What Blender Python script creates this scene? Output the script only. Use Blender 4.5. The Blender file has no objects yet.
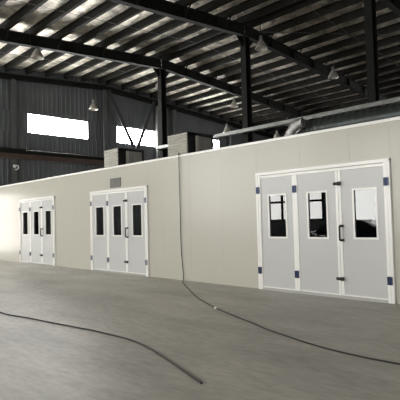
import bpy, bmesh, math, random
from mathutils import Vector, Matrix
random.seed(7)
sc = bpy.context.scene
col = sc.collection
V = Vector

# ------------------------------------------------------------------ materials
def mat(name, color, rough=.5, metal=0., noise=0., nscale=3., bump=0., bscale=20., spec=.5, color2=None, coat=0.):
    m = bpy.data.materials.new(name); m.use_nodes = True
    nt = m.node_tree; b = nt.nodes['Principled BSDF']
    b.inputs['Base Color'].default_value = (*color, 1)
    b.inputs['Roughness'].default_value = rough
    b.inputs['Metallic'].default_value = metal
    b.inputs['Specular IOR Level'].default_value = spec
    b.inputs['Coat Weight'].default_value = coat
    tc = nt.nodes.new('ShaderNodeTexCoord')
    if noise or color2:
        n = nt.nodes.new('ShaderNodeTexNoise'); n.inputs['Scale'].default_value = nscale
        n.inputs['Detail'].default_value = 6
        nt.links.new(tc.outputs['Object'], n.inputs['Vector'])
        r = nt.nodes.new('ShaderNodeValToRGB')
        c2 = color2 or tuple(c * (1 - noise) for c in color)
        r.color_ramp.elements[0].position = .3; r.color_ramp.elements[1].position = .7
        r.color_ramp.elements[0].color = (*c2, 1); r.color_ramp.elements[1].color = (*color, 1)
        nt.links.new(n.outputs['Fac'], r.inputs['Fac']); nt.links.new(r.outputs['Color'], b.inputs['Base Color'])
    if bump:
        n2 = nt.nodes.new('ShaderNodeTexNoise'); n2.inputs['Scale'].default_value = bscale
        n2.inputs['Detail'].default_value = 4
        nt.links.new(tc.outputs['Object'], n2.inputs['Vector'])
        bp = nt.nodes.new('ShaderNodeBump'); bp.inputs['Strength'].default_value = bump
        bp.inputs['Distance'].default_value = .05
        nt.links.new(n2.outputs['Fac'], bp.inputs['Height']); nt.links.new(bp.outputs['Normal'], b.inputs['Normal'])
    return m

def emis(name, color, strength):
    m = bpy.data.materials.new(name); m.use_nodes = True
    nt = m.node_tree; b = nt.nodes['Principled BSDF']
    b.inputs['Base Color'].default_value = (.8, .85, .88, 1)
    b.inputs['Emission Color'].default_value = (*color, 1)
    b.inputs['Emission Strength'].default_value = strength
    return m

def tinted_glass():
    m = bpy.data.materials.new('door_glass'); m.use_nodes = True
    nt = m.node_tree; nt.nodes.remove(nt.nodes['Principled BSDF'])
    out = nt.nodes['Material Output']
    t = nt.nodes.new('ShaderNodeBsdfTransparent'); t.inputs['Color'].default_value = (.25, .27, .27, 1)
    g = nt.nodes.new('ShaderNodeBsdfGlossy'); g.inputs['Roughness'].default_value = .01
    f = nt.nodes.new('ShaderNodeFresnel'); f.inputs['IOR'].default_value = 2.1
    mx = nt.nodes.new('ShaderNodeMixShader')
    nt.links.new(f.outputs[0], mx.inputs[0]); nt.links.new(t.outputs[0], mx.inputs[1]); nt.links.new(g.outputs[0], mx.inputs[2])
    nt.links.new(mx.outputs[0], out.inputs['Surface'])
    return m

def concrete():
    m = bpy.data.materials.new('concrete_floor'); m.use_nodes = True
    nt = m.node_tree; b = nt.nodes['Principled BSDF']; L = nt.links
    tc = nt.nodes.new('ShaderNodeTexCoord')
    mp = nt.nodes.new('ShaderNodeMapping'); mp.inputs['Scale'].default_value = (.55, 1.5, 1)
    L.new(tc.outputs['Object'], mp.inputs['Vector'])
    n1 = nt.nodes.new('ShaderNodeTexNoise'); n1.inputs['Scale'].default_value = .7; n1.inputs['Detail'].default_value = 8
    n1.inputs['Roughness'].default_value = .62
    L.new(mp.outputs[0], n1.inputs['Vector'])
    r1 = nt.nodes.new('ShaderNodeValToRGB')
    e = r1.color_ramp.elements; e[0].position = .28; e[1].position = .72
    e[0].color = (.285, .272, .235, 1); e[1].color = (.52, .497, .435, 1)
    L.new(n1.outputs['Fac'], r1.inputs['Fac'])
    n2 = nt.nodes.new('ShaderNodeTexNoise'); n2.inputs['Scale'].default_value = 9; n2.inputs['Detail'].default_value = 8
    L.new(mp.outputs[0], n2.inputs['Vector'])
    r2 = nt.nodes.new('ShaderNodeValToRGB'); e = r2.color_ramp.elements
    e[0].position = .3; e[1].position = .62; e[0].color = (.8, .8, .79, 1); e[1].color = (1, 1, 1, 1)
    L.new(n2.outputs['Fac'], r2.inputs['Fac'])
    mx = nt.nodes.new('ShaderNodeMix'); mx.data_type = 'RGBA'; mx.blend_type = 'MULTIPLY'; mx.inputs[0].default_value = 1
    L.new(r1.outputs['Color'], mx.inputs[6]); L.new(r2.outputs['Color'], mx.inputs[7])
    L.new(mx.outputs[2], b.inputs['Base Color'])
    b.inputs['Roughness'].default_value = .5
    b.inputs['Specular IOR Level'].default_value = .35
    bp = nt.nodes.new('ShaderNodeBump'); bp.inputs['Strength'].default_value = .15; bp.inputs['Distance'].default_value = .01
    L.new(n2.outputs['Fac'], bp.inputs['Height']); L.new(bp.outputs['Normal'], b.inputs['Normal'])
    return m

def foil():
    m = bpy.data.materials.new('roof_foil'); m.use_nodes = True
    nt = m.node_tree; b = nt.nodes['Principled BSDF']; L = nt.links
    b.inputs['Metallic'].default_value = 1.; b.inputs['Roughness'].default_value = .37
    tc = nt.nodes.new('ShaderNodeTexCoord')
    n = nt.nodes.new('ShaderNodeTexNoise'); n.inputs['Scale'].default_value = 1.6; n.inputs['Detail'].default_value = 6
    L.new(tc.outputs['Object'], n.inputs['Vector'])
    r = nt.nodes.new('ShaderNodeValToRGB'); e = r.color_ramp.elements
    e[0].position = .35; e[1].position = .65; e[0].color = (.34, .31, .26, 1); e[1].color = (.97, .91, .79, 1)
    L.new(n.outputs['Fac'], r.inputs['Fac']); L.new(r.outputs['Color'], b.inputs['Base Color'])
    mp = nt.nodes.new('ShaderNodeMapping'); mp.inputs['Rotation'].default_value = (0, 0, .5); mp.inputs['Scale'].default_value = (3.2, 1.2, 1)
    L.new(tc.outputs['Object'], mp.inputs['Vector'])
    v = nt.nodes.new('ShaderNodeTexVoronoi'); v.inputs['Scale'].default_value = 3.4
    L.new(mp.outputs[0], v.inputs['Vector'])
    n3 = nt.nodes.new('ShaderNodeTexNoise'); n3.inputs['Scale'].default_value = 6; n3.inputs['Detail'].default_value = 3
    L.new(mp.outputs[0], n3.inputs['Vector'])
    ad = nt.nodes.new('ShaderNodeMath'); ad.operation = 'ADD'
    L.new(v.outputs['Distance'], ad.inputs[0]); L.new(n3.outputs['Fac'], ad.inputs[1])
    bp = nt.nodes.new('ShaderNodeBump'); bp.inputs['Strength'].default_value = 1.; bp.inputs['Distance'].default_value = .12
    mp2 = nt.nodes.new('ShaderNodeMapping'); mp2.inputs['Rotation'].default_value = (0, 0, -.35); mp2.inputs['Scale'].default_value = (5., 1.6, 1)
    L.new(tc.outputs['Object'], mp2.inputs['Vector'])
    v2 = nt.nodes.new('ShaderNodeTexVoronoi'); v2.inputs['Scale'].default_value = 4.
    L.new(mp2.outputs[0], v2.inputs['Vector'])
    a2 = nt.nodes.new('ShaderNodeMath'); a2.operation = 'MULTIPLY_ADD'; a2.inputs[1].default_value = .45
    L.new(v2.outputs['Distance'], a2.inputs[0]); L.new(ad.outputs[0], a2.inputs[2]); ad = a2
    L.new(ad.outputs[0], bp.inputs['Height']); L.new(bp.outputs['Normal'], b.inputs['Normal'])
    return m

M = dict(
    concrete=concrete(), foil=foil(), glass=tinted_glass(),
    cladding=mat('wall_cladding', (.118, .129, .136), .5, noise=.25, nscale=.8),
    steel=mat('dark_steel', (.013, .0132, .011), .7, spec=.15, noise=.3, nscale=2),
    purlin=mat('purlin_steel', (.017, .016, .013), .75, spec=.12, noise=.3, nscale=2),
    greysteel=mat('grey_post_steel', (.10, .105, .105), .5, noise=.2),
    brace=mat('brace_steel', (.07, .073, .073), .7, spec=.1),
    palepipe=mat('pale_pipe', (.16, .165, .16), .5, noise=.15),
    galv=mat('galvanised', (.25, .255, .24), .42, metal=.5, noise=.3, nscale=5),
    rust=mat('oxide_red', (.085, .05, .042), .6, noise=.3),
    booth=mat('booth_panel', (.53, .515, .445), .24, noise=.03, nscale=.5, bump=.02, bscale=1.2),
    leaf=mat('door_panel', (.58, .585, .57), .3, noise=.03, nscale=1),
    alu=mat('white_aluminium', (.93, .92, .88), .22),
    silver=mat('silver_trim', (.5, .5, .48), .35, metal=.6),
    hinge=mat('blue_hinge', (.025, .04, .10), .35, metal=.3),
    hingeg=mat('grey_hinge', (.24, .25, .30), .35, metal=.4),
    black=mat('black_plastic', (.012, .012, .012), .4),
    louver=mat('louvre_panel', (.5, .485, .42), .5, noise=.2, nscale=6),
    filt=mat('grey_filter', (.33, .325, .29), .8, noise=.25, nscale=8, bump=.3, bscale=40),
    duct=mat('dark_spiral_duct', (.055, .065, .062), .38, metal=.6, noise=.2),
    flex=mat('foil_flex_duct', (.6, .6, .58), .3, metal=.9, bump=.8, bscale=25),
    shade=mat('lamp_shade', (.36, .34, .30), .45, metal=.3, noise=.15),
    cable=mat('cable_rubber', (.018, .017, .015), .6),
    sign=mat('sign_plate', (.16, .155, .135), .5, noise=.3, nscale=9),
    signd=mat('sign_ink', (.12, .115, .10), .6),
    white=mat('white_paint', (.8, .8, .78), .5),
    interior_shade=mat('booth_interior_shade', (.16, .16, .15), .7),  # dark tone standing in for shade inside the booth
    panel=mat('grey_blind', (.33, .33, .31), .7, noise=.2),
    carpaint=mat('car_paint', (.008, .009, .012), .12, coat=1.),
    carglass=mat('car_glass', (.02, .022, .025), .05),
    tyre=mat('tyre', (.015, .015, .015), .8),
    tail=mat('tail_lamp', (.35, .01, .01), .2),
    gable_pane=emis('gable_daylight', (.97, .97, .96), 44.),
    door_pane=emis('added_door_glow', (1., .93, .89), 5.),  # warm glow of the added gable door
    big_pane=emis('workshop_daylight', (1., .985, .955), 6.4),
)

# ------------------------------------------------------------------ mesh helpers
class MB:
    def __init__(s): s.v = []; s.f = []; s.sm = []
    def add(s, vs, fs, smooth=False):
        n = len(s.v); s.v += [tuple(v) for v in vs]
        for f in fs: s.f.append([i + n for i in f]); s.sm.append(smooth)
        return s
    def box(s, x0, x1, y0, y1, z0, z1):
        vs = [(x, y, z) for z in (z0, z1) for y in (y0, y1) for x in (x0, x1)]
        return s.add(vs, [(0, 2, 3, 1), (4, 5, 7, 6), (0, 1, 5, 4), (2, 6, 7, 3), (0, 4, 6, 2), (1, 3, 7, 5)])
    def bbox(s, x0, x1, y0, y1, z0, z1, b=.01):
        """box with bevelled edges"""
        bm = bmesh.new(); bmesh.ops.create_cube(bm, size=1)
        for v in bm.verts:
            v.co = V(((x0 + x1) / 2 + v.co.x * (x1 - x0), (y0 + y1) / 2 + v.co.y * (y1 - y0), (z0 + z1) / 2 + v.co.z * (z1 - z0)))
        bmesh.ops.bevel(bm, geom=bm.edges[:], offset=b, segments=2, affect='EDGES', profile=.5)
        bm.verts.index_update()
        s.add([v.co[:] for v in bm.verts], [[v.index for v in f.verts] for f in bm.faces]); bm.free()
        return s
    def bar(s, a, b, w, h, up=(0, 0, 1)):
        """rectangular bar from a to b, width w sideways and height h (up)"""
        a, b = V(a), V(b); d = (b - a).normalized(); u = V(up)
        side = d.cross(u)
        if side.length < 1e-4: side = d.cross(V((1, 0, 0)))
        side.normalize(); u = side.cross(d).normalized()
        vs = [p + side * sx * w / 2 + u * sy * h / 2 for p in (a, b) for sx, sy in ((-1, -1), (1, -1), (1, 1), (-1, 1))]
        return s.add(vs, [(0, 1, 2, 3), (7, 6, 5, 4), (0, 4, 5, 1), (1, 5, 6, 2), (2, 6, 7, 3), (3, 7, 4, 0)])
    def ibeam(s, a, b, w, h, t=.02, up=(0, 0, 1)):
        a, b = V(a), V(b); d = (b - a).normalized(); u = V(up); side = d.cross(u).normalized(); u = side.cross(d).normalized()
        o = u * (h - t) / 2
        s.bar(a + o, b + o, w, t, up); s.bar(a - o, b - o, w, t, up); s.bar(a, b, t * .7, h - 2 * t, up)
        return s
    def tube(s, pts, r, n=8, caps=True, rf=None):
        pts = [V(p) for p in pts]; rings = []; prev = None
        for i, p in enumerate(pts):
            d = (pts[min(i + 1, len(pts) - 1)] - pts[max(i - 1, 0)]).normalized()
            if prev is None:
                prev = d.cross(V((0, 0, 1)) if abs(d.z) < .9 else V((1, 0, 0))).normalized()
            prev = (prev - d * prev.dot(d)).normalized(); q = d.cross(prev)
            rr = rf(i) if rf else r
            rings.append([p + (prev * math.cos(6.28318 * k / n) + q * math.sin(6.28318 * k / n)) * rr for k in range(n)])
        fs = [(i * n + k, i * n + (k + 1) % n, (i + 1) * n + (k + 1) % n, (i + 1) * n + k) for i in range(len(pts) - 1) for k in range(n)]
        s.add([v for r_ in rings for v in r_], fs, True)
        if caps: s.add(rings[0], [tuple(range(n))[::-1]]); s.add(rings[-1], [tuple(range(n))])
        return s
    def lathe(s, prof, c=(0, 0, 0), n=24):
        vs = [(c[0] + r * math.cos(6.28318 * k / n), c[1] + r * math.sin(6.28318 * k / n), c[2] + z) for r, z in prof for k in range(n)]
        return s.add(vs, [(i * n + k, i * n + (k + 1) % n, (i + 1) * n + (k + 1) % n, (i + 1) * n + k) for i in range(len(prof) - 1) for k in range(n)], True)
    def build(s, name, m, parent=None, loc=None):
        me = bpy.data.meshes.new(name); me.from_pydata(s.v, [], s.f); me.validate()
        if len(me.polygons) == len(s.sm): me.polygons.foreach_set('use_smooth', s.sm)
        me.materials.append(M[m] if isinstance(m, str) else m)
        bm = bmesh.new(); bm.from_mesh(me); bmesh.ops.recalc_face_normals(bm, faces=bm.faces); bm.to_mesh(me); bm.free()
        o = bpy.data.objects.new(name, me); col.objects.link(o)
        if parent: o.parent = parent
        if loc: o.location = loc
        return o

def tag(o, label=None, cat=None, group=None, kind=None):
    if label: o['label'] = label
    if cat: o['category'] = cat
    if group: o['group'] = group
    if kind: o['kind'] = kind
    return o
def empty(name, loc, label=None, cat=None, group=None, kind=None):
    o = bpy.data.objects.new(name, None); col.objects.link(o); o.location = loc; o.empty_display_size = .3
    return tag(o, label, cat, group, kind)
def copy_tree(o, parent=None):
    c = o.copy(); col.objects.link(c)
    if parent: c.parent = parent
    for ch in list(kids.get(o.name, [])): copy_tree_child(ch, c)
    return c
kids = {}
def copy_tree_child(o, parent):
    c = o.copy(); col.objects.link(c); c.parent = parent
    for ch in kids.get(o.name, []): copy_tree_child(ch, c)
def reg(parent, *cs): kids.setdefault(parent.name, []).extend(cs)

# ------------------------------------------------------------------ layout constants (metres)
GX = -26.27          # inner face of the gable wall
XE = 8.5             # far end wall behind the camera's right
Y0, Y1 = -14., 28.   # long walls
YR = 8.24            # ridge
SL = .0724
ZR = 10.08           # rafter underside at ridge
FR = [-20.17, -14.07, -7.98, -1.88, 4.22]
RD = .52             # rafter depth
PD = .26             # purlin depth
def rz(y): return ZR - SL * abs(y - YR)
ROOF = RD + PD
H = 3.35             # booth height

# ------------------------------------------------------------------ setting
tag(MB().box(GX - .3, XE + .3, Y0 - .3, Y1 + .3, -.2, 0).build('floor', 'concrete'), 'bare grey stained concrete workshop floor', 'floor', kind='structure')

def roof():
    m = MB(); n = 2
    for ya, yb in ((Y0 - .2, YR), (YR, Y1 + .2)):
        za, zb = rz(ya) + ROOF, rz(yb) + ROOF
        x0, x1 = GX - .2, XE + .2
        m.add([(x0, ya, za), (x1, ya, za), (x1, yb, zb), (x0, yb, zb), (x0, ya, za + .08), (x1, ya, za + .08), (x1, yb, zb + .08), (x0, yb, zb + .08)],
              [(0, 1, 2, 3), (7, 6, 5, 4), (0, 4, 5, 1), (1, 5, 6, 2), (2, 6, 7, 3), (3, 7, 4, 0)])
    tag(m.build('ceiling', 'foil'), 'pitched metal roof lined with crinkled silver foil', 'ceiling', kind='structure')
roof()

def corr_x(m, x, out, y0, y1, zb, zt, pitch=.3, depth=.02):
    """corrugated sheet standing in a plane of constant x, ribs vertical; out = direction of its back"""
    ys = []; y = y0; k = 0
    prof = [(0, 0), (.5, 0), (.6, 1), (.9, 1), (1., 0)]
    while y < y1 - 1e-6:
        for t, d in prof[:-1]:
            yy = y + t * pitch
            if yy < y1: ys.append((yy, d * depth))
        y += pitch
    ys.append((y1, 0))
    ztf = zt if callable(zt) else (lambda q: zt)
    vs = []
    for yy, d in ys:
        for off in (d, -.06): vs += [(x - out * off, yy, zb), (x - out * off, yy, ztf(yy))]
    fs = []
    for i in range(len(ys) - 1):
        a, b = 4 * i, 4 * (i + 1)
        fs += [(a, b, b + 1, a + 1), (a + 2, a + 3, b + 3, b + 2), (a + 1, b + 1, b + 3, a + 3), (a, a + 2, b + 2, b)]
    m.add(vs, fs)

# gable wall (left) with its window band
WZ0, WZ1 = 6.83, 8.01
gw = [(-8.9, -4.9), (-2.9, 1.1), (3.2, 7.2), (9.3, 13.0), (15.4, 19.2)]
GD0, GD1, GDZ = -3., -.5, 3.4
def gable():
    m = MB()
    corr_x(m, GX, -1, Y0, GD0, 0, WZ0); corr_x(m, GX, -1, GD0, GD1, GDZ, WZ0); corr_x(m, GX, -1, GD1, Y1, 0, WZ0)
    for a, b in ((Y0, YR), (YR, Y1)):
        corr_x(m, GX, -1, a, b, WZ1, lambda y: rz(y) + ROOF)
    cuts = [Y0] + [q for w in gw for q in w] + [Y1]
    for i in range(0, len(cuts), 2): corr_x(m, GX, -1, cuts[i], cuts[i + 1], WZ0, WZ1)
    tag(m.build('wall_left', 'cladding'), 'grey blue corrugated metal gable wall above and behind the booth', 'wall', kind='structure')
gable()
for i, (a, b) in enumerate(gw):
    w = empty('window_%d' % (i + 1), (GX, (a + b) / 2, WZ0), 'bright high horizontal window in the gable wall', 'window', kind='structure')
    hw = (b - a) / 2; hh = WZ1 - WZ0
    f = MB()
    for q in ((-hw, -hw + .05, 0, hh), (hw - .05, hw, 0, hh), (-hw, hw, 0, .05), (-hw, hw, hh - .05, hh)):
        f.box(-.08, .03, *q)
    f.build('window_frame', 'galv', w)
    MB().box(-.045, -.03, -hw + .04, hw - .04, .04, hh - .04).build('window_pane', 'gable_pane', w)

d1 = empty('added_light_door', (GX, (GD0 + GD1) / 2, 0), 'added glowing double door in the gable wall, lighting the left end of the booth', 'door', kind='structure')  # unseen door, added so its glow brightens the left end of the booth
hw = (GD1 - GD0) / 2
f = MB()
for q in ((-hw, -hw + .1, 0, GDZ), (hw - .1, hw, 0, GDZ), (-.06, .06, 0, GDZ), (-hw, hw, 0, .12), (-hw, hw, GDZ - .1, GDZ), (-hw, hw, 1.9, 1.96)): f.box(-.08, .04, *q)
f.build('door_frame', 'steel', d1)
MB().box(-.045, -.03, -hw + .05, hw - .05, .05, GDZ - .05).build('door_pane', 'door_pane', d1)
# long wall at the back and long wall behind the camera
def long_wall(name, y, out, openings, label, zt, z_sill_list=None):
    m = MB(); x = GX
    for x0, x1, z0, z1 in openings:
        m.box(x, x0, min(y, y + out * .1), max(y, y + out * .1), 0, zt)
        if z0 > 0: m.box(x0, x1, min(y, y + out * .1), max(y, y + out * .1), 0, z0)
        m.box(x0, x1, min(y, y + out * .1), max(y, y + out * .1), z1, zt)
        x = x1
    m.box(x, XE, min(y, y + out * .1), max(y, y + out * .1), 0, zt)
    k = GX + .2
    while k < XE:
        ok = True
        for x0, x1, z0, z1 in openings:
            if x0 - .05 < k < x1 + .02:
                ok = False
                if z0 > 0: m.box(k, k + .08, min(y, y - out * .03), max(y, y - out * .03), 0, z0)
                m.box(k, k + .08, min(y, y - out * .03), max(y, y - out * .03), z1, zt)
        if ok: m.box(k, k + .08, min(y, y - out * .03), max(y, y - out * .03), 0, zt)
        k += .3
    return tag(m.build(name, 'cladding'), label, 'wall', kind='structure')
bw = [(-12.5, -9.5, 6.8, 8.), (-6.5, -3.5, 6.8, 8.)]
long_wall('wall_back', Y1, 1, bw, 'grey corrugated long wall at the back of the hall', rz(Y1) + ROOF)
fw = [(-24.8, -18.6, 1.2, 7.2), (-17.7, -13.75, 1.45, 6.8), (-12.3, -8.4, 1.3, 5.6), (-7.4, -1.4, 1.5, 5.6), (-.6, 6., 1.5, 5.6)]  # first two made taller to throw more light on the booth's left
long_wall('wall_front', Y0, -1, fw, 'long wall with large windows behind the camera', rz(Y0) + ROOF)
n = len(gw)
for lst, y, out, pane in ((bw, Y1, 1, 'gable_pane'), (fw, Y0, -1, 'big_pane')):
    for (x0, x1, z0, z1) in lst:
        n += 1
        w = empty('window_%d' % n, ((x0 + x1) / 2, y, z0), 'daylight window in the long %s wall' % ('back' if out == 1 else 'front'), 'window', kind='structure')
        hw = (x1 - x0) / 2; hh = z1 - z0; f = MB(); yy = sorted((-out * .05, out * .08))
        for q in ((-hw, -hw + .07, 0, hh), (hw - .07, hw, 0, hh)): f.box(q[0], q[1], *yy, q[2], q[3])
        for q in ((0, .07), (hh - .07, hh)): f.box(-hw, hw, *yy, *q)
        if out == -1:
            k = 1
            while x0 != -12.3 and k * 1.25 < 2 * hw - .3:
                f.box(-hw + k * 1.25 - .06, -hw + k * 1.25 + .06, *yy, 0, hh); k += 1
            f.box(-hw, hw, *yy, 2.2, 2.3) if x0 == -12.3 else f.box(-hw, hw, *yy, 1.0, 1.12)
        f.build('window_frame', 'steel', w)
        yp = sorted((out * .04, out * .055))
        MB().box(-hw + .05, hw - .05, *yp, .05, hh - .05).build('window_pane', pane, w)

def end_wall():
    m = MB()
    for a, b in ((Y0, YR), (YR, Y1)): corr_x(m, XE, 1, a, b, 0, lambda y: rz(y) + ROOF)
    tag(m.build('wall_right', 'cladding'), 'corrugated gable wall at the near end of the hall', 'wall', kind='structure')
end_wall()

# ------------------------------------------------------------------ steel frame
ORD = ['first', 'second', 'third', 'fourth', 'fifth']
# order counted from the far gable
for i, x in enumerate(FR):
    # rafters: one pair per frame
    for sgn, side in ((-1, 'front'), (1, 'back')):
        ye = (Y0 + .1 if sgn < 0 else Y1 - .1)
        r = MB(); c = .0
        a = V((0, sgn * .02, RD / 2)); b = V((0, ye - YR, rz(ye) - ZR + RD / 2))
        r.ibeam(a, b, .26, RD, .025)
        k = 1
        while k * 1.9 < abs(ye - YR) - .3:      # web stiffeners
            y = sgn * k * 1.9
            r.box(-.125, .125, y - .008, y + .008, rz(YR + y) - ZR + .026, rz(YR + y) - ZR + RD - .026); k += 1
        root = r.build('roof_rafter', 'steel', loc=(x, YR, ZR))
        tag(root, '%s dark steel rafter sloping down to the %s from the %s ridge column out from the gable' % (ORD[i], 'camera side' if sgn < 0 else 'back', ORD[i]), 'rafter', 'steel rafters of the roof frame')
        root['label'] = 'dark rafter sloping %s from the %s ridge column' % ('to the camera side' if sgn < 0 else 'down to the back', ORD[i])
        for k in range(1, 9):
            y = sgn * (.3 + 1.2 * (2 * k - 1)); 
            if abs(y) > abs(ye - YR) - .5: break
            zz = -SL * abs(y)
            MB().bar((.1, y, zz + .03), (.62, y, zz + RD + .06), .04, .04).build('fly_brace', 'purlin', root)
    # ridge column
    t = empty('steel_column', (x, YR, 0), 'dark steel ridge column behind the booth, %s out from the gable' % ORD[i], 'column', 'ridge columns of the hall')
    MB().ibeam((0, 0, .03), (0, 0, ZR - .02), .3, .36, .03, up=(0, 1, 0)).build('shaft', 'steel', t)
    p = MB().bbox(-.26, .26, -.28, .28, 0, .03, .004)
    for bx in (-.2, .2):
        for by in (-.22, .22): p.tube([(bx, by, .03), (bx, by, .08)], .018, 6)
    p.build('base_plate', 'steel', t)
    g = MB()
    for s_ in (-1, 1):
        g.add([(-.012, s_ * .18, ZR - .05), (.012, s_ * .18, ZR - .05), (.012, s_ * .18, ZR - .55), (-.012, s_ * .18, ZR - .55), (-.012, s_ * .62, ZR - .09), (.012, s_ * .62, ZR - .09)],
              [(0, 1, 2, 3), (0, 4, 5, 1), (3, 2, 5, 4), (0, 3, 4), (1, 5, 2)])
    g.build('haunch_plate', 'steel', t)

# purlins (run parallel to the booth)
pl = []
yy = .3
while YR + yy < Y1 - .3: pl.append((YR + yy, 1)); yy += 1.2
yy = -.3
while YR + yy > Y0 + .3: pl.append((YR + yy, -1)); yy -= 1.2
def num(n):
    a = ['', 'first', 'second', 'third', 'fourth', 'fifth', 'sixth', 'seventh', 'eighth', 'ninth', 'tenth', 'eleventh', 'twelfth', 'thirteenth', 'fourteenth', 'fifteenth', 'sixteenth', 'seventeenth', 'eighteenth', 'nineteenth', 'twentieth']
    return a[n] if n < len(a) else 'twenty-' + a[n - 20]
pmesh = None
cnt = {1: 0, -1: 0}
for y, sgn in pl:
    cnt[sgn] += 1
    if pmesh is None:
        m = MB(); L0, L1 = GX + .05, XE - .05
        m.box(L0, L1, -.008, .008, 0, PD)          # C-section: web, two flanges, lips
        m.box(L0, L1, .0, .14, 0, .01); m.box(L0, L1, -.14, 0, PD - .01, PD)
        m.box(L0, L1, .13, .14, 0, .04); m.box(L0, L1, -.14, -.13, PD - .04, PD)
        o = m.build('roof_purlin', 'purlin'); pmesh = o
    else:
        o = pmesh.copy(); col.objects.link(o)
    o.location = (0, y, rz(y) + RD + .005)
    o.rotation_euler = (-sgn * math.atan(SL), 0, 0)
    tag(o, '%s long dark purlin from the ridge on the %s slope of the roof' % (num(cnt[sgn]), 'back' if sgn > 0 else 'camera-side'), 'purlin', 'purlins under the foil roof')

# thin sag rods across the purlins in the middle of each bay
bays = [(-23.2, 'the gable bay'), (-17.1, 'between first and second rafters'), (-11., 'between second and third rafters'), (-4.9, 'the bay above the camera')]
for x, nm in bays:
    for sgn in (-1, 1):
        y2 = Y1 - .4 if sgn > 0 else Y0 + .4
        z = lambda y: rz(y) + RD + .02
        tag(MB().tube([(0, sgn * .3, z(YR + sgn * .3) - ZR), (0, y2 - YR, z(y2) - ZR)], .009, 6).build('sag_rod', 'greysteel', loc=(x, YR, ZR)),
            'thin sag rod across the %s purlins, %s' % ('back' if sgn > 0 else 'camera-side', nm), 'rod', 'sag rods between purlins')
for k, (a, b, nm) in enumerate([((-13.9, 9., 0), (-8.1, 14.8, 0), 'from the second ridge column')]):
    A = V((a[0], a[1], rz(a[1]) + RD - .1)); B = V((b[0], b[1], rz(b[1]) + RD - .1))
    tag(MB().tube([V((0, 0, 0)), B - A], .008, 6).build('bracing_rod', 'greysteel', loc=A), 'thin diagonal roof bracing rod running back %s' % nm, 'rod', 'diagonal bracing rods')

# gable posts, braces and pipes on the gable wall
for i, (y, nm) in enumerate([(-3.8, 'nearest the camera side'), (2.3, 'left of the first bright window'), (YR, 'between the two bright windows'), (14.2, 'right of the second bright window'), (20.3, 'farthest back')]):
    t = empty('gable_post', (GX + .23, y, 0), 'grey steel post on the gable wall %s' % nm, 'post', 'posts along the gable wall')
    zt = rz(y) + .05
    MB().ibeam((0, 0, .02), (0, 0, zt), .26, .3, .02, up=(1, 0, 0)).build('shaft', 'greysteel', t)
    MB().bbox(-.17, .17, -.2, .2, 0, .02, .003).build('base_plate', 'greysteel', t)
for sgn, nm in ((-1, 'camera-side'), (1, 'back')):
    ye = Y0 + .1 if sgn < 0 else Y1 - .1
    tag(MB().ibeam((0, 0, .1), (0, ye - YR, rz(ye) - ZR + .1), .2, .3, .02).build('gable_rafter', 'steel', loc=(GX + .2, YR, ZR + .12)),
        'dark steel rafter against the gable wall on the %s slope' % nm, 'rafter', 'gable rafters')
def rod_on_gable(y0, z0, y1, z1, nm):
    tag(MB().bar((0, 0, 0), (0, y1 - y0, z1 - z0), .23, .06, up=(1, 0, 0)).build('diagonal_brace', 'brace', loc=(GX + .34, y0, z0)), nm, 'brace', 'diagonal braces at the gable')
rod_on_gable(8.52, 10.15, 10.5, 6.55, 'grey diagonal brace running from the gable post down across the second window')
rod_on_gable(12.3, 10.0, 10.75, 6.55, 'grey diagonal brace leaning the other way across the second window')
tag(MB().box(0, .16, -16.2, 19.5, 0, .1).box(0, .02, -16.2, 19.5, .1, .295).build('gable_rail', 'rust', loc=(GX + .385, YR, 5.24)), 'long rusty brown horizontal rail on the gable wall above the booth', 'rail')
tag(MB().tube([(0, 2.95 - YR, 0), (0, 19., 0)], .028).tube([(0, 2.97 - YR, -.05), (0, 2.97 - YR, .25)], .03).build('wall_pipe', 'palepipe', loc=(GX + .46, YR, 5.76)), 'thin pale horizontal pipe on the gable wall above the brown rail', 'pipe')
tag(MB().box(0, .03, -16.2, 19.5, 0, .28).build('gable_girt', 'steel', loc=(GX + .385, YR, 5.56 - .02)), 'dark steel girt between the pale pipe and the brown rail on the gable', 'beam')
dp = empty('downpipe', (GX + .2, 12.66, 0), 'pale vertical downpipe on the gable wall at the right edge of the second window', 'pipe')
MB().tube([(0, 0, 0.), (0, 0, 9.75)], .12, 12).build('pipe', 'palepipe', dp)
for z in (2, 4.6, 9.): MB().tube([(0, 0, z), (0, 0, z + .06)], .135, 12).build('bracket', 'galv', dp)
wl = empty('wall_lamp', (GX + .4, 2.3, 4.82), 'small white hooked lamp fixed to the gable wall at the far left', 'lamp')
MB().tube([(0, 0, 0), (.12, .02, .03), (.2, .1, .03), (.22, .13, -.06), (.22, .11, -.15), (.22, .04, -.2), (.22, -.06, -.19)], .035, 8).build('lamp_arm', 'white', wl)
MB().bbox(-.02, .03, -.07, .07, -.07, .1, .01).build('wall_plate', 'white', wl)

# horizontal pale beam fixed to the front of the ridge columns, over the booth
cb = empty('cable_tray', (-14.07, 7.9, 5.52), 'long grey horizontal steel tray fixed across the ridge columns above the booth', 'tray')
b = MB(); b.box(-6.2, 12., -.1, .1, 0, .015); b.box(-6.2, 12., -.1, -.085, 0, .17); b.box(-6.2, 12., .085, .1, 0, .17)
b.build('channel', 'galv', cb)
for k, x in enumerate(FR[:4]): MB().box(x + 14.07 - .1, x + 14.07 + .1, .1, .155, -.05, .2).build('bracket', 'steel', cb)
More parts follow.
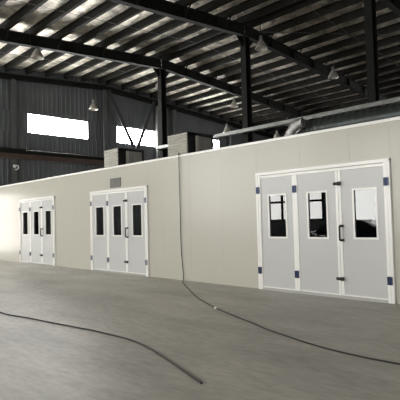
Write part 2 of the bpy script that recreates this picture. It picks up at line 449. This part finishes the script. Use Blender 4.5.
# round duct lying on booth roof
du = empty('spiral_duct', (-6.02, 1.0, H + .275), 'dark ribbed round air duct lying along the booth roof at right', 'duct')
m = MB(); pts = []; N = 150
pts = [(i * 4.9 / N, 0, 0) for i in range(N + 1)]
m.tube(pts, .27, 20, rf=lambda i: .258 if i % 5 == 0 else .236); m.build('duct_pipe', 'duct', du)
for x in (.6, 2.4, 4.3):
    MB().box(x - .03, x + .03, -.2, .2, -.246, -.2).build('duct_cradle', 'galv', du)
MB().tube([(-.06, 0, 0), (.05, 0, 0)], .262, 20).build('end_collar', 'duct', du)
fd = empty('flexible_duct', (-5.98, .58, H + .3), 'crinkled silver flexible duct bending down at the end of the dark round duct', 'duct')
m = MB(); pts = []
for i in range(31):
    t = i / 30; a = t * 1.35
    pts.append((-.02 - .42 * math.sin(a), 0, .1 - .42 * (1 - math.cos(a)) - .0))
m.tube(pts, .12, 14, rf=lambda i: .125 if i % 2 else .1).build('flexible_hose', 'flex', fd)
MB().bbox(-.6, -.25, -.16, .16, -.298, -.23, .01).build('roof_flange', 'flex', fd)
MB().tube([(-.36, .0, .0), (-.1, 0, .2), (-.02, 0, .2)], .012, 6).build('tie_wire', 'flex', fd)

# ------------------------------------------------------------------ fan cabinets on the roof
def cabinet(x0, w, dep, h, label):
    t = empty('fan_cabinet', (x0, .55, H + .02), label, 'cabinet', 'fan cabinets on the booth roof')
    MB().box(.03, w - .03, .03, dep - .03, .03, h - .03).build('casing', 'filt', t)
    f = MB()
    for x in (0, w - .06):
        for y in (0, dep - .06): f.box(x, x + .06, y, y + .06, 0, h)
    for z in (0, h - .05):
        f.box(0, w, 0, .06, z, z + .05); f.box(0, w, dep - .06, dep, z, z + .05)
        f.box(0, .06, 0, dep, z, z + .05); f.box(w - .06, w, 0, dep, z, z + .05)
    f.box(w, w + .02, 0, .28, 0, h); f.box(w, w + .02, dep - .1, dep, 0, h); f.box(w, w + .02, 0, dep, h - .06, h)
    f.build('frame', 'black', t)
    g = MB(); g.box(.0, w - .005, -.03, -.005, 0, h)
    k = 0
    while .04 + k * .085 < h - .06:
        z = .04 + k * .085
        g.add([(.03, -.03, z), (w - .03, -.03, z), (w - .03, -.055, z + .015), (.03, -.055, z + .015), (.03, -.03, z + .06), (w - .03, -.03, z + .06)],
              [(0, 1, 2, 3), (3, 2, 5, 4), (0, 3, 4), (1, 5, 2)]); k += 1
    g.build('louvre_panel', 'louver', t)
    MB().box(w + .005, w + .045, .3, .4, .02, h - .06).build('corner_post', 'louver', t)
    MB().box(w - .02, w + .03, .41, dep - .1, .04, h - .07).build('filter_panel', 'filt', t)
    MB().box(-.03, w + .03, -.03, dep + .03, h, h + .025).build('lid', 'black', t)
    return t
cabinet(-14.1, .82, 1.05, .70, 'louvred fan cabinet on the booth roof above the middle doorway')
cabinet(-10.68, .84, 1.02, .72, 'larger louvred fan cabinet on the booth roof right of the middle doorway')

# ------------------------------------------------------------------ paint booth
BX0, BX1, BD = -24.5, -1.4, 5.
DOORS = [-19.84, -14.14, -6.93]; DW = 3.14; DH = 2.65
booth = empty('paint_booth', ((BX0 + BX1) / 2, 0, 0), 'long cream white paint booth with three sets of folding doors on the concrete floor', 'booth')
off = V((-(BX0 + BX1) / 2, 0, 0))
def bpart(m, name, mt, parent=None):
    o = m.build(name, mt, parent or booth)
    if parent is None: o.location = off
    return o
# front wall: panels with fine joints, openings at doors
m = MB(); T = .07
segs = []; x = BX0
for d in DOORS: segs.append((x, d, 0)); segs.append((d, d + DW, DH)); x = d + DW
segs.append((x, BX1, 0))
for a, b_, z0 in segs:
    k = a
    m.box(a, b_, .004, T, z0, H - .0)
    joint = math.ceil(a / 1.15) * 1.15
    edges = [a] + [j for j in [joint + i * 1.15 for i in range(12)] if a + .05 < j < b_ - .05] + [b_]
    for e0, e1 in zip(edges, edges[1:]): m.box(e0 + .0012, e1 - .0012, 0, .006, z0, H)
bpart(m, 'front_wall', 'booth')
bpart(MB().box(BX0, BX0 + T, T, BD, 0, H).box(BX1 - T, BX1, T, BD, 0, H), 'end_wall', 'booth')
bpart(MB().box(BX0, BX1, BD, BD + T, 0, H), 'rear_wall', 'booth')
bpart(MB().box(BX0, BX1, .0, BD + T, H, H + .02), 'roof_panel', 'booth')
bpart(MB().bbox(BX0, BX1, -.02, .05, H - .03, H + .03, .006), 'top_trim', 'alu')
bpart(MB().box(BX0, BX1, .3, .32, 0.01, H - .01), 'shade_backing', 'interior_shade')['label'] = 'dark sheet behind the door windows standing in for the shaded booth interior'  # sheet close behind the glass stands in for the unlit interior
# door sets
def postx(m, a, b_, z0, z1, y0=-.055, y1=.02):
    m.bbox(a, b_, y0, y1, z0, z1, .012)
    m.box(a + (b_ - a) * .42, a + (b_ - a) * .5, y0 - .008, y0 + .002, z0 + .02, z1 - .02)
leafX = [(.13, .99), (1.12, 2.02), (2.14, 3.01)]
GL = [(.36, .80), (1.38, 1.80), (2.41, 2.84)]
for k, d in enumerate(DOORS):
    near = (k == 2); hm = 'hinge' if near else 'hingeg'
    fr = MB()
    postx(fr, d, d + .13, 0, DH); postx(fr, d + DW - .13, d + DW, 0, DH)
    fr.bbox(d, d + DW, -.06, .02, DH - .075, DH, .01); fr.bbox(d + .1, d + DW - .1, -.045, .02, DH - .14, DH - .08, .01)
    bpart(fr, 'door_frame', 'alu' if near else 'alu')
    bpart(MB().box(d + .1, d + DW - .1, -.045, .02, 0, .045), 'threshold', 'silver')
    for j, ((a, b_), (g0, g1)) in enumerate(zip(leafX, GL)):
        a += d; b_ += d; g0 += d; g1 += d; z0, z1 = .05, DH - .14; w0, w1 = 1.19, 2.1
        l = MB()
        for q in ((a, g0, z0, z1), (g1, b_, z0, z1), (g0, g1, z0, w0), (g0, g1, w1, z1)): l.box(q[0], q[1], -.03, .02, q[2], q[3])
        leaf = bpart(l, 'door_leaf', 'leaf')
        leaf.location = off
        st = MB()
        if j == 0: st.bbox(b_, b_ + .13 - .065, -.045, .015, z0, z1, .008)
        if j == 1: st.bbox(a - .065, a, -.045, .015, z0, z1, .008); st.bbox(b_, b_ + .055, -.045, .015, z0, z1, .008)
        if j == 2: st.bbox(a - .06, a, -.045, .015, z0, z1, .008)
        st.box(a, b_, -.04, .0, z0, z0 + .03)
        st.build('edge_profile', 'alu', leaf)
        wf = MB(); e = .035
        for q in ((g0 - e, g0, w0 - e, w1 + e), (g1, g1 + e, w0 - e, w1 + e), (g0, g1, w0 - e, w0), (g0, g1, w1, w1 + e)): wf.box(q[0], q[1], -.042, .02, q[2], q[3])
        wf.build('window_trim', 'alu', leaf)
        MB().box(g0 - .002, g1 + .002, -.012, -.006, w0 - .002, w1 + .002).build('glass_pane', 'glass', leaf)
        hz = (2.24, .43)
        def hinge(xc, z):
            h = MB(); h.box(xc - .046, xc - .013, -.078, -.04, z - .075, z + .075); h.box(xc + .013, xc + .046, -.078, -.04, z - .075, z + .075)
            h.tube([(xc, -.066, z - .08), (xc, -.066, z + .08)], .009, 8); h.build('hinge', hm, leaf)
        for z in hz:
            if j == 0: hinge(d + .065, z); hinge(d + 1.055, z - .03)
            if j == 2: hinge(d + DW - .075, z - .02)
        if j == 1:
            for z in (2.25, .38):
                c = MB(); xc = d + 2.08
                c.bbox(xc - .06, xc + .06, -.09, -.045, z - .028, z + .028, .008); c.tube([(xc - .075, -.08, z), (xc - .02, -.08, z)], .03, 8); c.tube([(xc + .01, -.08, z), (xc + .07, -.08, z)], .038, 8)
                c.build('latch', 'black', leaf)
        if j == 2:
            h = MB(); xc = d + 2.12
            h.tube([(xc, -.045, 1.14), (xc, -.11, 1.14), (xc, -.115, 1.16), (xc, -.115, 1.39), (xc, -.11, 1.41), (xc, -.045, 1.41)], .019, 8)
            h.bbox(xc - .02, xc + .06, -.055, -.044, 1.11, 1.16, .004); h.bbox(xc - .02, xc + .06, -.055, -.044, 1.39, 1.44, .004)
            h.build('pull_handle', 'black', leaf)
# sign above the middle doorway
s = bpart(MB().bbox(-12.96, -12.38, -.022, -.001, 2.70, 3.0, .004), 'sign_plate', 'sign')
ink = MB()
ink.box(-12.9, -12.44, -.026, -.02, 2.93, 2.965); ink.box(-12.9, -12.55, -.026, -.02, 2.86, 2.88); ink.box(-12.9, -12.48, -.026, -.02, 2.72, 2.75); ink.box(-12.86, -12.6, -.026, -.02, 2.79, 2.81)
ink.build('sign_marks', 'signd', s)

# ------------------------------------------------------------------ cables
def smooth(pts, n=8):
    pts = [V(p) for p in pts]; out = []
    for i in range(len(pts) - 1):
        p0, p1, p2, p3 = pts[max(i - 1, 0)], pts[i], pts[i + 1], pts[min(i + 2, len(pts) - 1)]
        for k in range(n):
            t = k / n
            out.append(.5 * ((2 * p1) + (p2 - p0) * t + (2 * p0 - 5 * p1 + 4 * p2 - p3) * t * t + (3 * p1 - p0 - 3 * p2 + p3) * t ** 3))
    return out + [pts[-1]]
r = .0105
pw = [(-9.62, .3, H + .035), (-9.6, .02, H + .05), (-9.58, -.035, H - .02), (-9.575, -.035, 2.2), (-9.57, -.035, .9), (-9.5, -.04, .12), (-9.4, -.16, .016), (-8.91, -.56, .016), (-7.98, -1.21, .016), (-7.2, -1.75, .016), (-6.61, -2.09, .016), (-6.01, -2.4, .016), (-5.28, -2.71, .016), (-4.8, -2.9, .016), (-4., -3.22, .016), (-2.6, -3.5, .016), (0., -3.3, .016), (3, -3.9, .016)]
o0 = V((-9.57, 0, 0))
pc = empty('power_cable', o0, 'dark power cable hanging down the booth front and trailing over the floor', 'cable')
MB().tube([p - o0 for p in smooth(pw)], r, 8).build('cable_run', 'cable', pc)
MB().bbox(3.53, 3.59, -2.43, -2.38, .004, .04, .01).build('connector', 'white', pc)['label'] = 'small white connector on the cable'
fc = [(-13., -5.6, .013), (-10.6, -5.35, .013), (-9.02, -5.15, .013), (-8.5, -5.12, .013), (-7.86, -5.01, .013), (-7.29, -4.94, .013), (-6.63, -4.85, .013), (-6.05, -4.78, .013), (-5., -4.8, .013), (-3.4, -5.3, .013)]
tag(MB().tube([V(p) - V((-7, -5, 0)) for p in smooth(fc)], .012, 8).build('floor_cable', 'cable', loc=(-7, -5, 0)), 'thin black cable lying on the open concrete floor at lower left', 'cable')

# ------------------------------------------------------------------ pendant lamps
def lamp_proto():
    t = empty('pendant_lamp', (0, 0, 0))
    sh = MB().lathe([(.275, -.32), (.28, -.32), (.285, -.30), (.25, -.2), (.19, -.08), (.12, .03), (.075, .08), (.07, .08), (.11, .02), (.18, -.09), (.24, -.21), (.272, -.31), (.275, -.32)], n=28).build('lamp_shade', 'shade', t)
    ho = MB().lathe([(0, .3), (.05, .3), (.075, .27), (.08, .1), (.07, .07), (0, .07)], n=18).build('ballast_housing', 'galv', t)
    bu = MB().lathe([(0, -.22), (.04, -.2), (.06, -.13), (.05, -.05), (.03, .06), (0, .06)], n=14).build('bulb', 'white', t)
    hk = MB().tube([(0, 0, .29), (0, 0, .36)], .015, 6).build('hook', 'steel', t)
    reg(t, sh, ho, bu, hk)
    return t
lamps = [((-20.45, 1.13, 9.5), 'pendant lamp with cone shade below the first rafter at upper left', 1),
         ((-25.2, 6.95, 8.85), 'small pendant lamp with pale lit rim above the gable post at left', 1),
         ((-22.4, 9.9, 10.1), 'pendant lamp just left of the first ridge column under the roof', 1),
         ((-13.42, 8.6, 9.72), 'large pendant lamp just right of the second ridge column', 1),
         ((-13.34, 14.79, 9.55), 'pendant lamp at upper right below the second rafter', 1),
         ((-22.0, 15.51, 7.9), 'pendant lamp hung on a long cord above the grey tray', 1),
         ((-22.0, 21.2, 8.1), 'tiny pendant lamp low behind the grey tray near the flexible duct', 1),
         ((-22.0, 16.31, 9.8), 'far pendant lamp left of the second ridge column', 1),
         ((-22.0, 22.6, 9.3), 'far pendant lamp near the end of the second rafter', 1)]
proto = None
for i, (p, lab, c) in enumerate(lamps):
    if proto is None: proto = t = lamp_proto()
    else: t = copy_tree(proto)
    t.location = p; tag(t, lab, 'lamp', 'pendant lamps under the roof')
    top = rz(p[1]) + ROOF - .02 - p[2]
    MB().tube([(0, 0, .35), (0, 0, top)], .012, 6).build('cord', 'cable', t)

# ------------------------------------------------------------------ parked car mirrored in the door glass
def car(x, y):
    t = empty('car', (x, y, 0), 'black saloon car parked behind the camera, mirrored in the door glass', 'car')
    st = [(-2.3, .35, .70, .62), (-2.2, .25, .86, .80), (-1.6, .2, .98, .88), (-.9, .2, 1.0, .9), (.6, .2, 1.0, .9), (1.3, .2, .97, .88), (2.1, .24, .84, .82), (2.3, .35, .66, .6)]
    m = MB(); vs = []
    for px, zb, zt, hw in st:
        vs += [(px, -hw * .92, zb), (px, -hw, zb + .15), (px, -hw, zt - .15), (px, -hw * .86, zt), (px, hw * .86, zt), (px, hw, zt - .15), (px, hw, zb + .15), (px, hw * .92, zb)]
    fs = [(i * 8 + k, i * 8 + (k + 1) % 8, i * 8 + 8 + (k + 1) % 8, i * 8 + 8 + k) for i in range(len(st) - 1) for k in range(8)]
    fs += [tuple(range(7, -1, -1)), tuple(range(56, 64))]
    m.add(vs, fs, True); m.build('body', 'carpaint', t)
    g = [(-1.65, .97, .8), (-.95, 1.4, .62), (-.2, 1.47, .6), (.5, 1.42, .6), (1.35, .98, .78)]
    m = MB(); vs = []
    for px, z, hw in g: vs += [(px, -.8, .95), (px, -hw, z), (px, hw, z), (px, .8, .95)]
    m.add(vs, [(i * 4 + k, i * 4 + k + 1, i * 4 + 5 + k, i * 4 + 4 + k) for i in range(4) for k in range(3)] + [(3, 2, 1, 0), (16, 17, 18, 19)], True); m.build('cabin_glass', 'carglass', t)
    m = MB(); m.add([(-.95, -.63, 1.41), (-.2, -.61, 1.485), (.5, -.61, 1.43), (-.95, .63, 1.41), (-.2, .61, 1.485), (.5, .61, 1.43)], [(0, 1, 4, 3), (1, 2, 5, 4)], True); m.build('roof', 'carpaint', t)
    for sx in (-1.4, 1.4):
        for sy in (-.82, .82):
            w = MB().tube([(sx, sy - .1, .33), (sx, sy + .1, .33)], .33, 24).build('wheel', 'tyre', t)
            MB().tube([(sx, sy - .11, .33), (sx, sy + .11, .33)], .2, 16).build('rim', 'silver', w)
    for sy in (-.6, .6):
        MB().bbox(2.16, 2.3, sy - .22, sy + .22, .62, .76, .02).build('tail_light', 'tail', t)
        MB().bbox(-2.3, -2.16, sy - .22, sy + .22, .58, .7, .02).build('headlight', 'alu', t)
car(-10.9, -12.1)

# ------------------------------------------------------------------ world, camera, view
w = bpy.data.worlds.new('World'); sc.world = w; w.use_nodes = True
w.node_tree.nodes['Background'].inputs[0].default_value = (.75, .85, 1, 1)
w.node_tree.nodes['Background'].inputs[1].default_value = .6

cd = bpy.data.cameras.new('camera'); cam = bpy.data.objects.new('camera', cd); col.objects.link(cam)
F = V((-.71800555, .69476129, .0421281)); R = V((.69439988, .71915238, -.02507286)); U = V((.04771617, -.0112513, .99879756))
mw = Matrix(((R.x, U.x, -F.x, 0), (R.y, U.y, -F.y, -8.547), (R.z, U.z, -F.z, 1.6), (0, 0, 0, 1)))
cam.matrix_world = mw
cd.sensor_width = 36; cd.lens = 475.145 * 36 / 400; cd.clip_end = 300
sc.camera = cam
vs = sc.view_settings
vs.view_transform = 'Standard'; vs.look = 'None'; vs.gamma = 1; vs.use_curve_mapping = False; vs.exposure = 0.
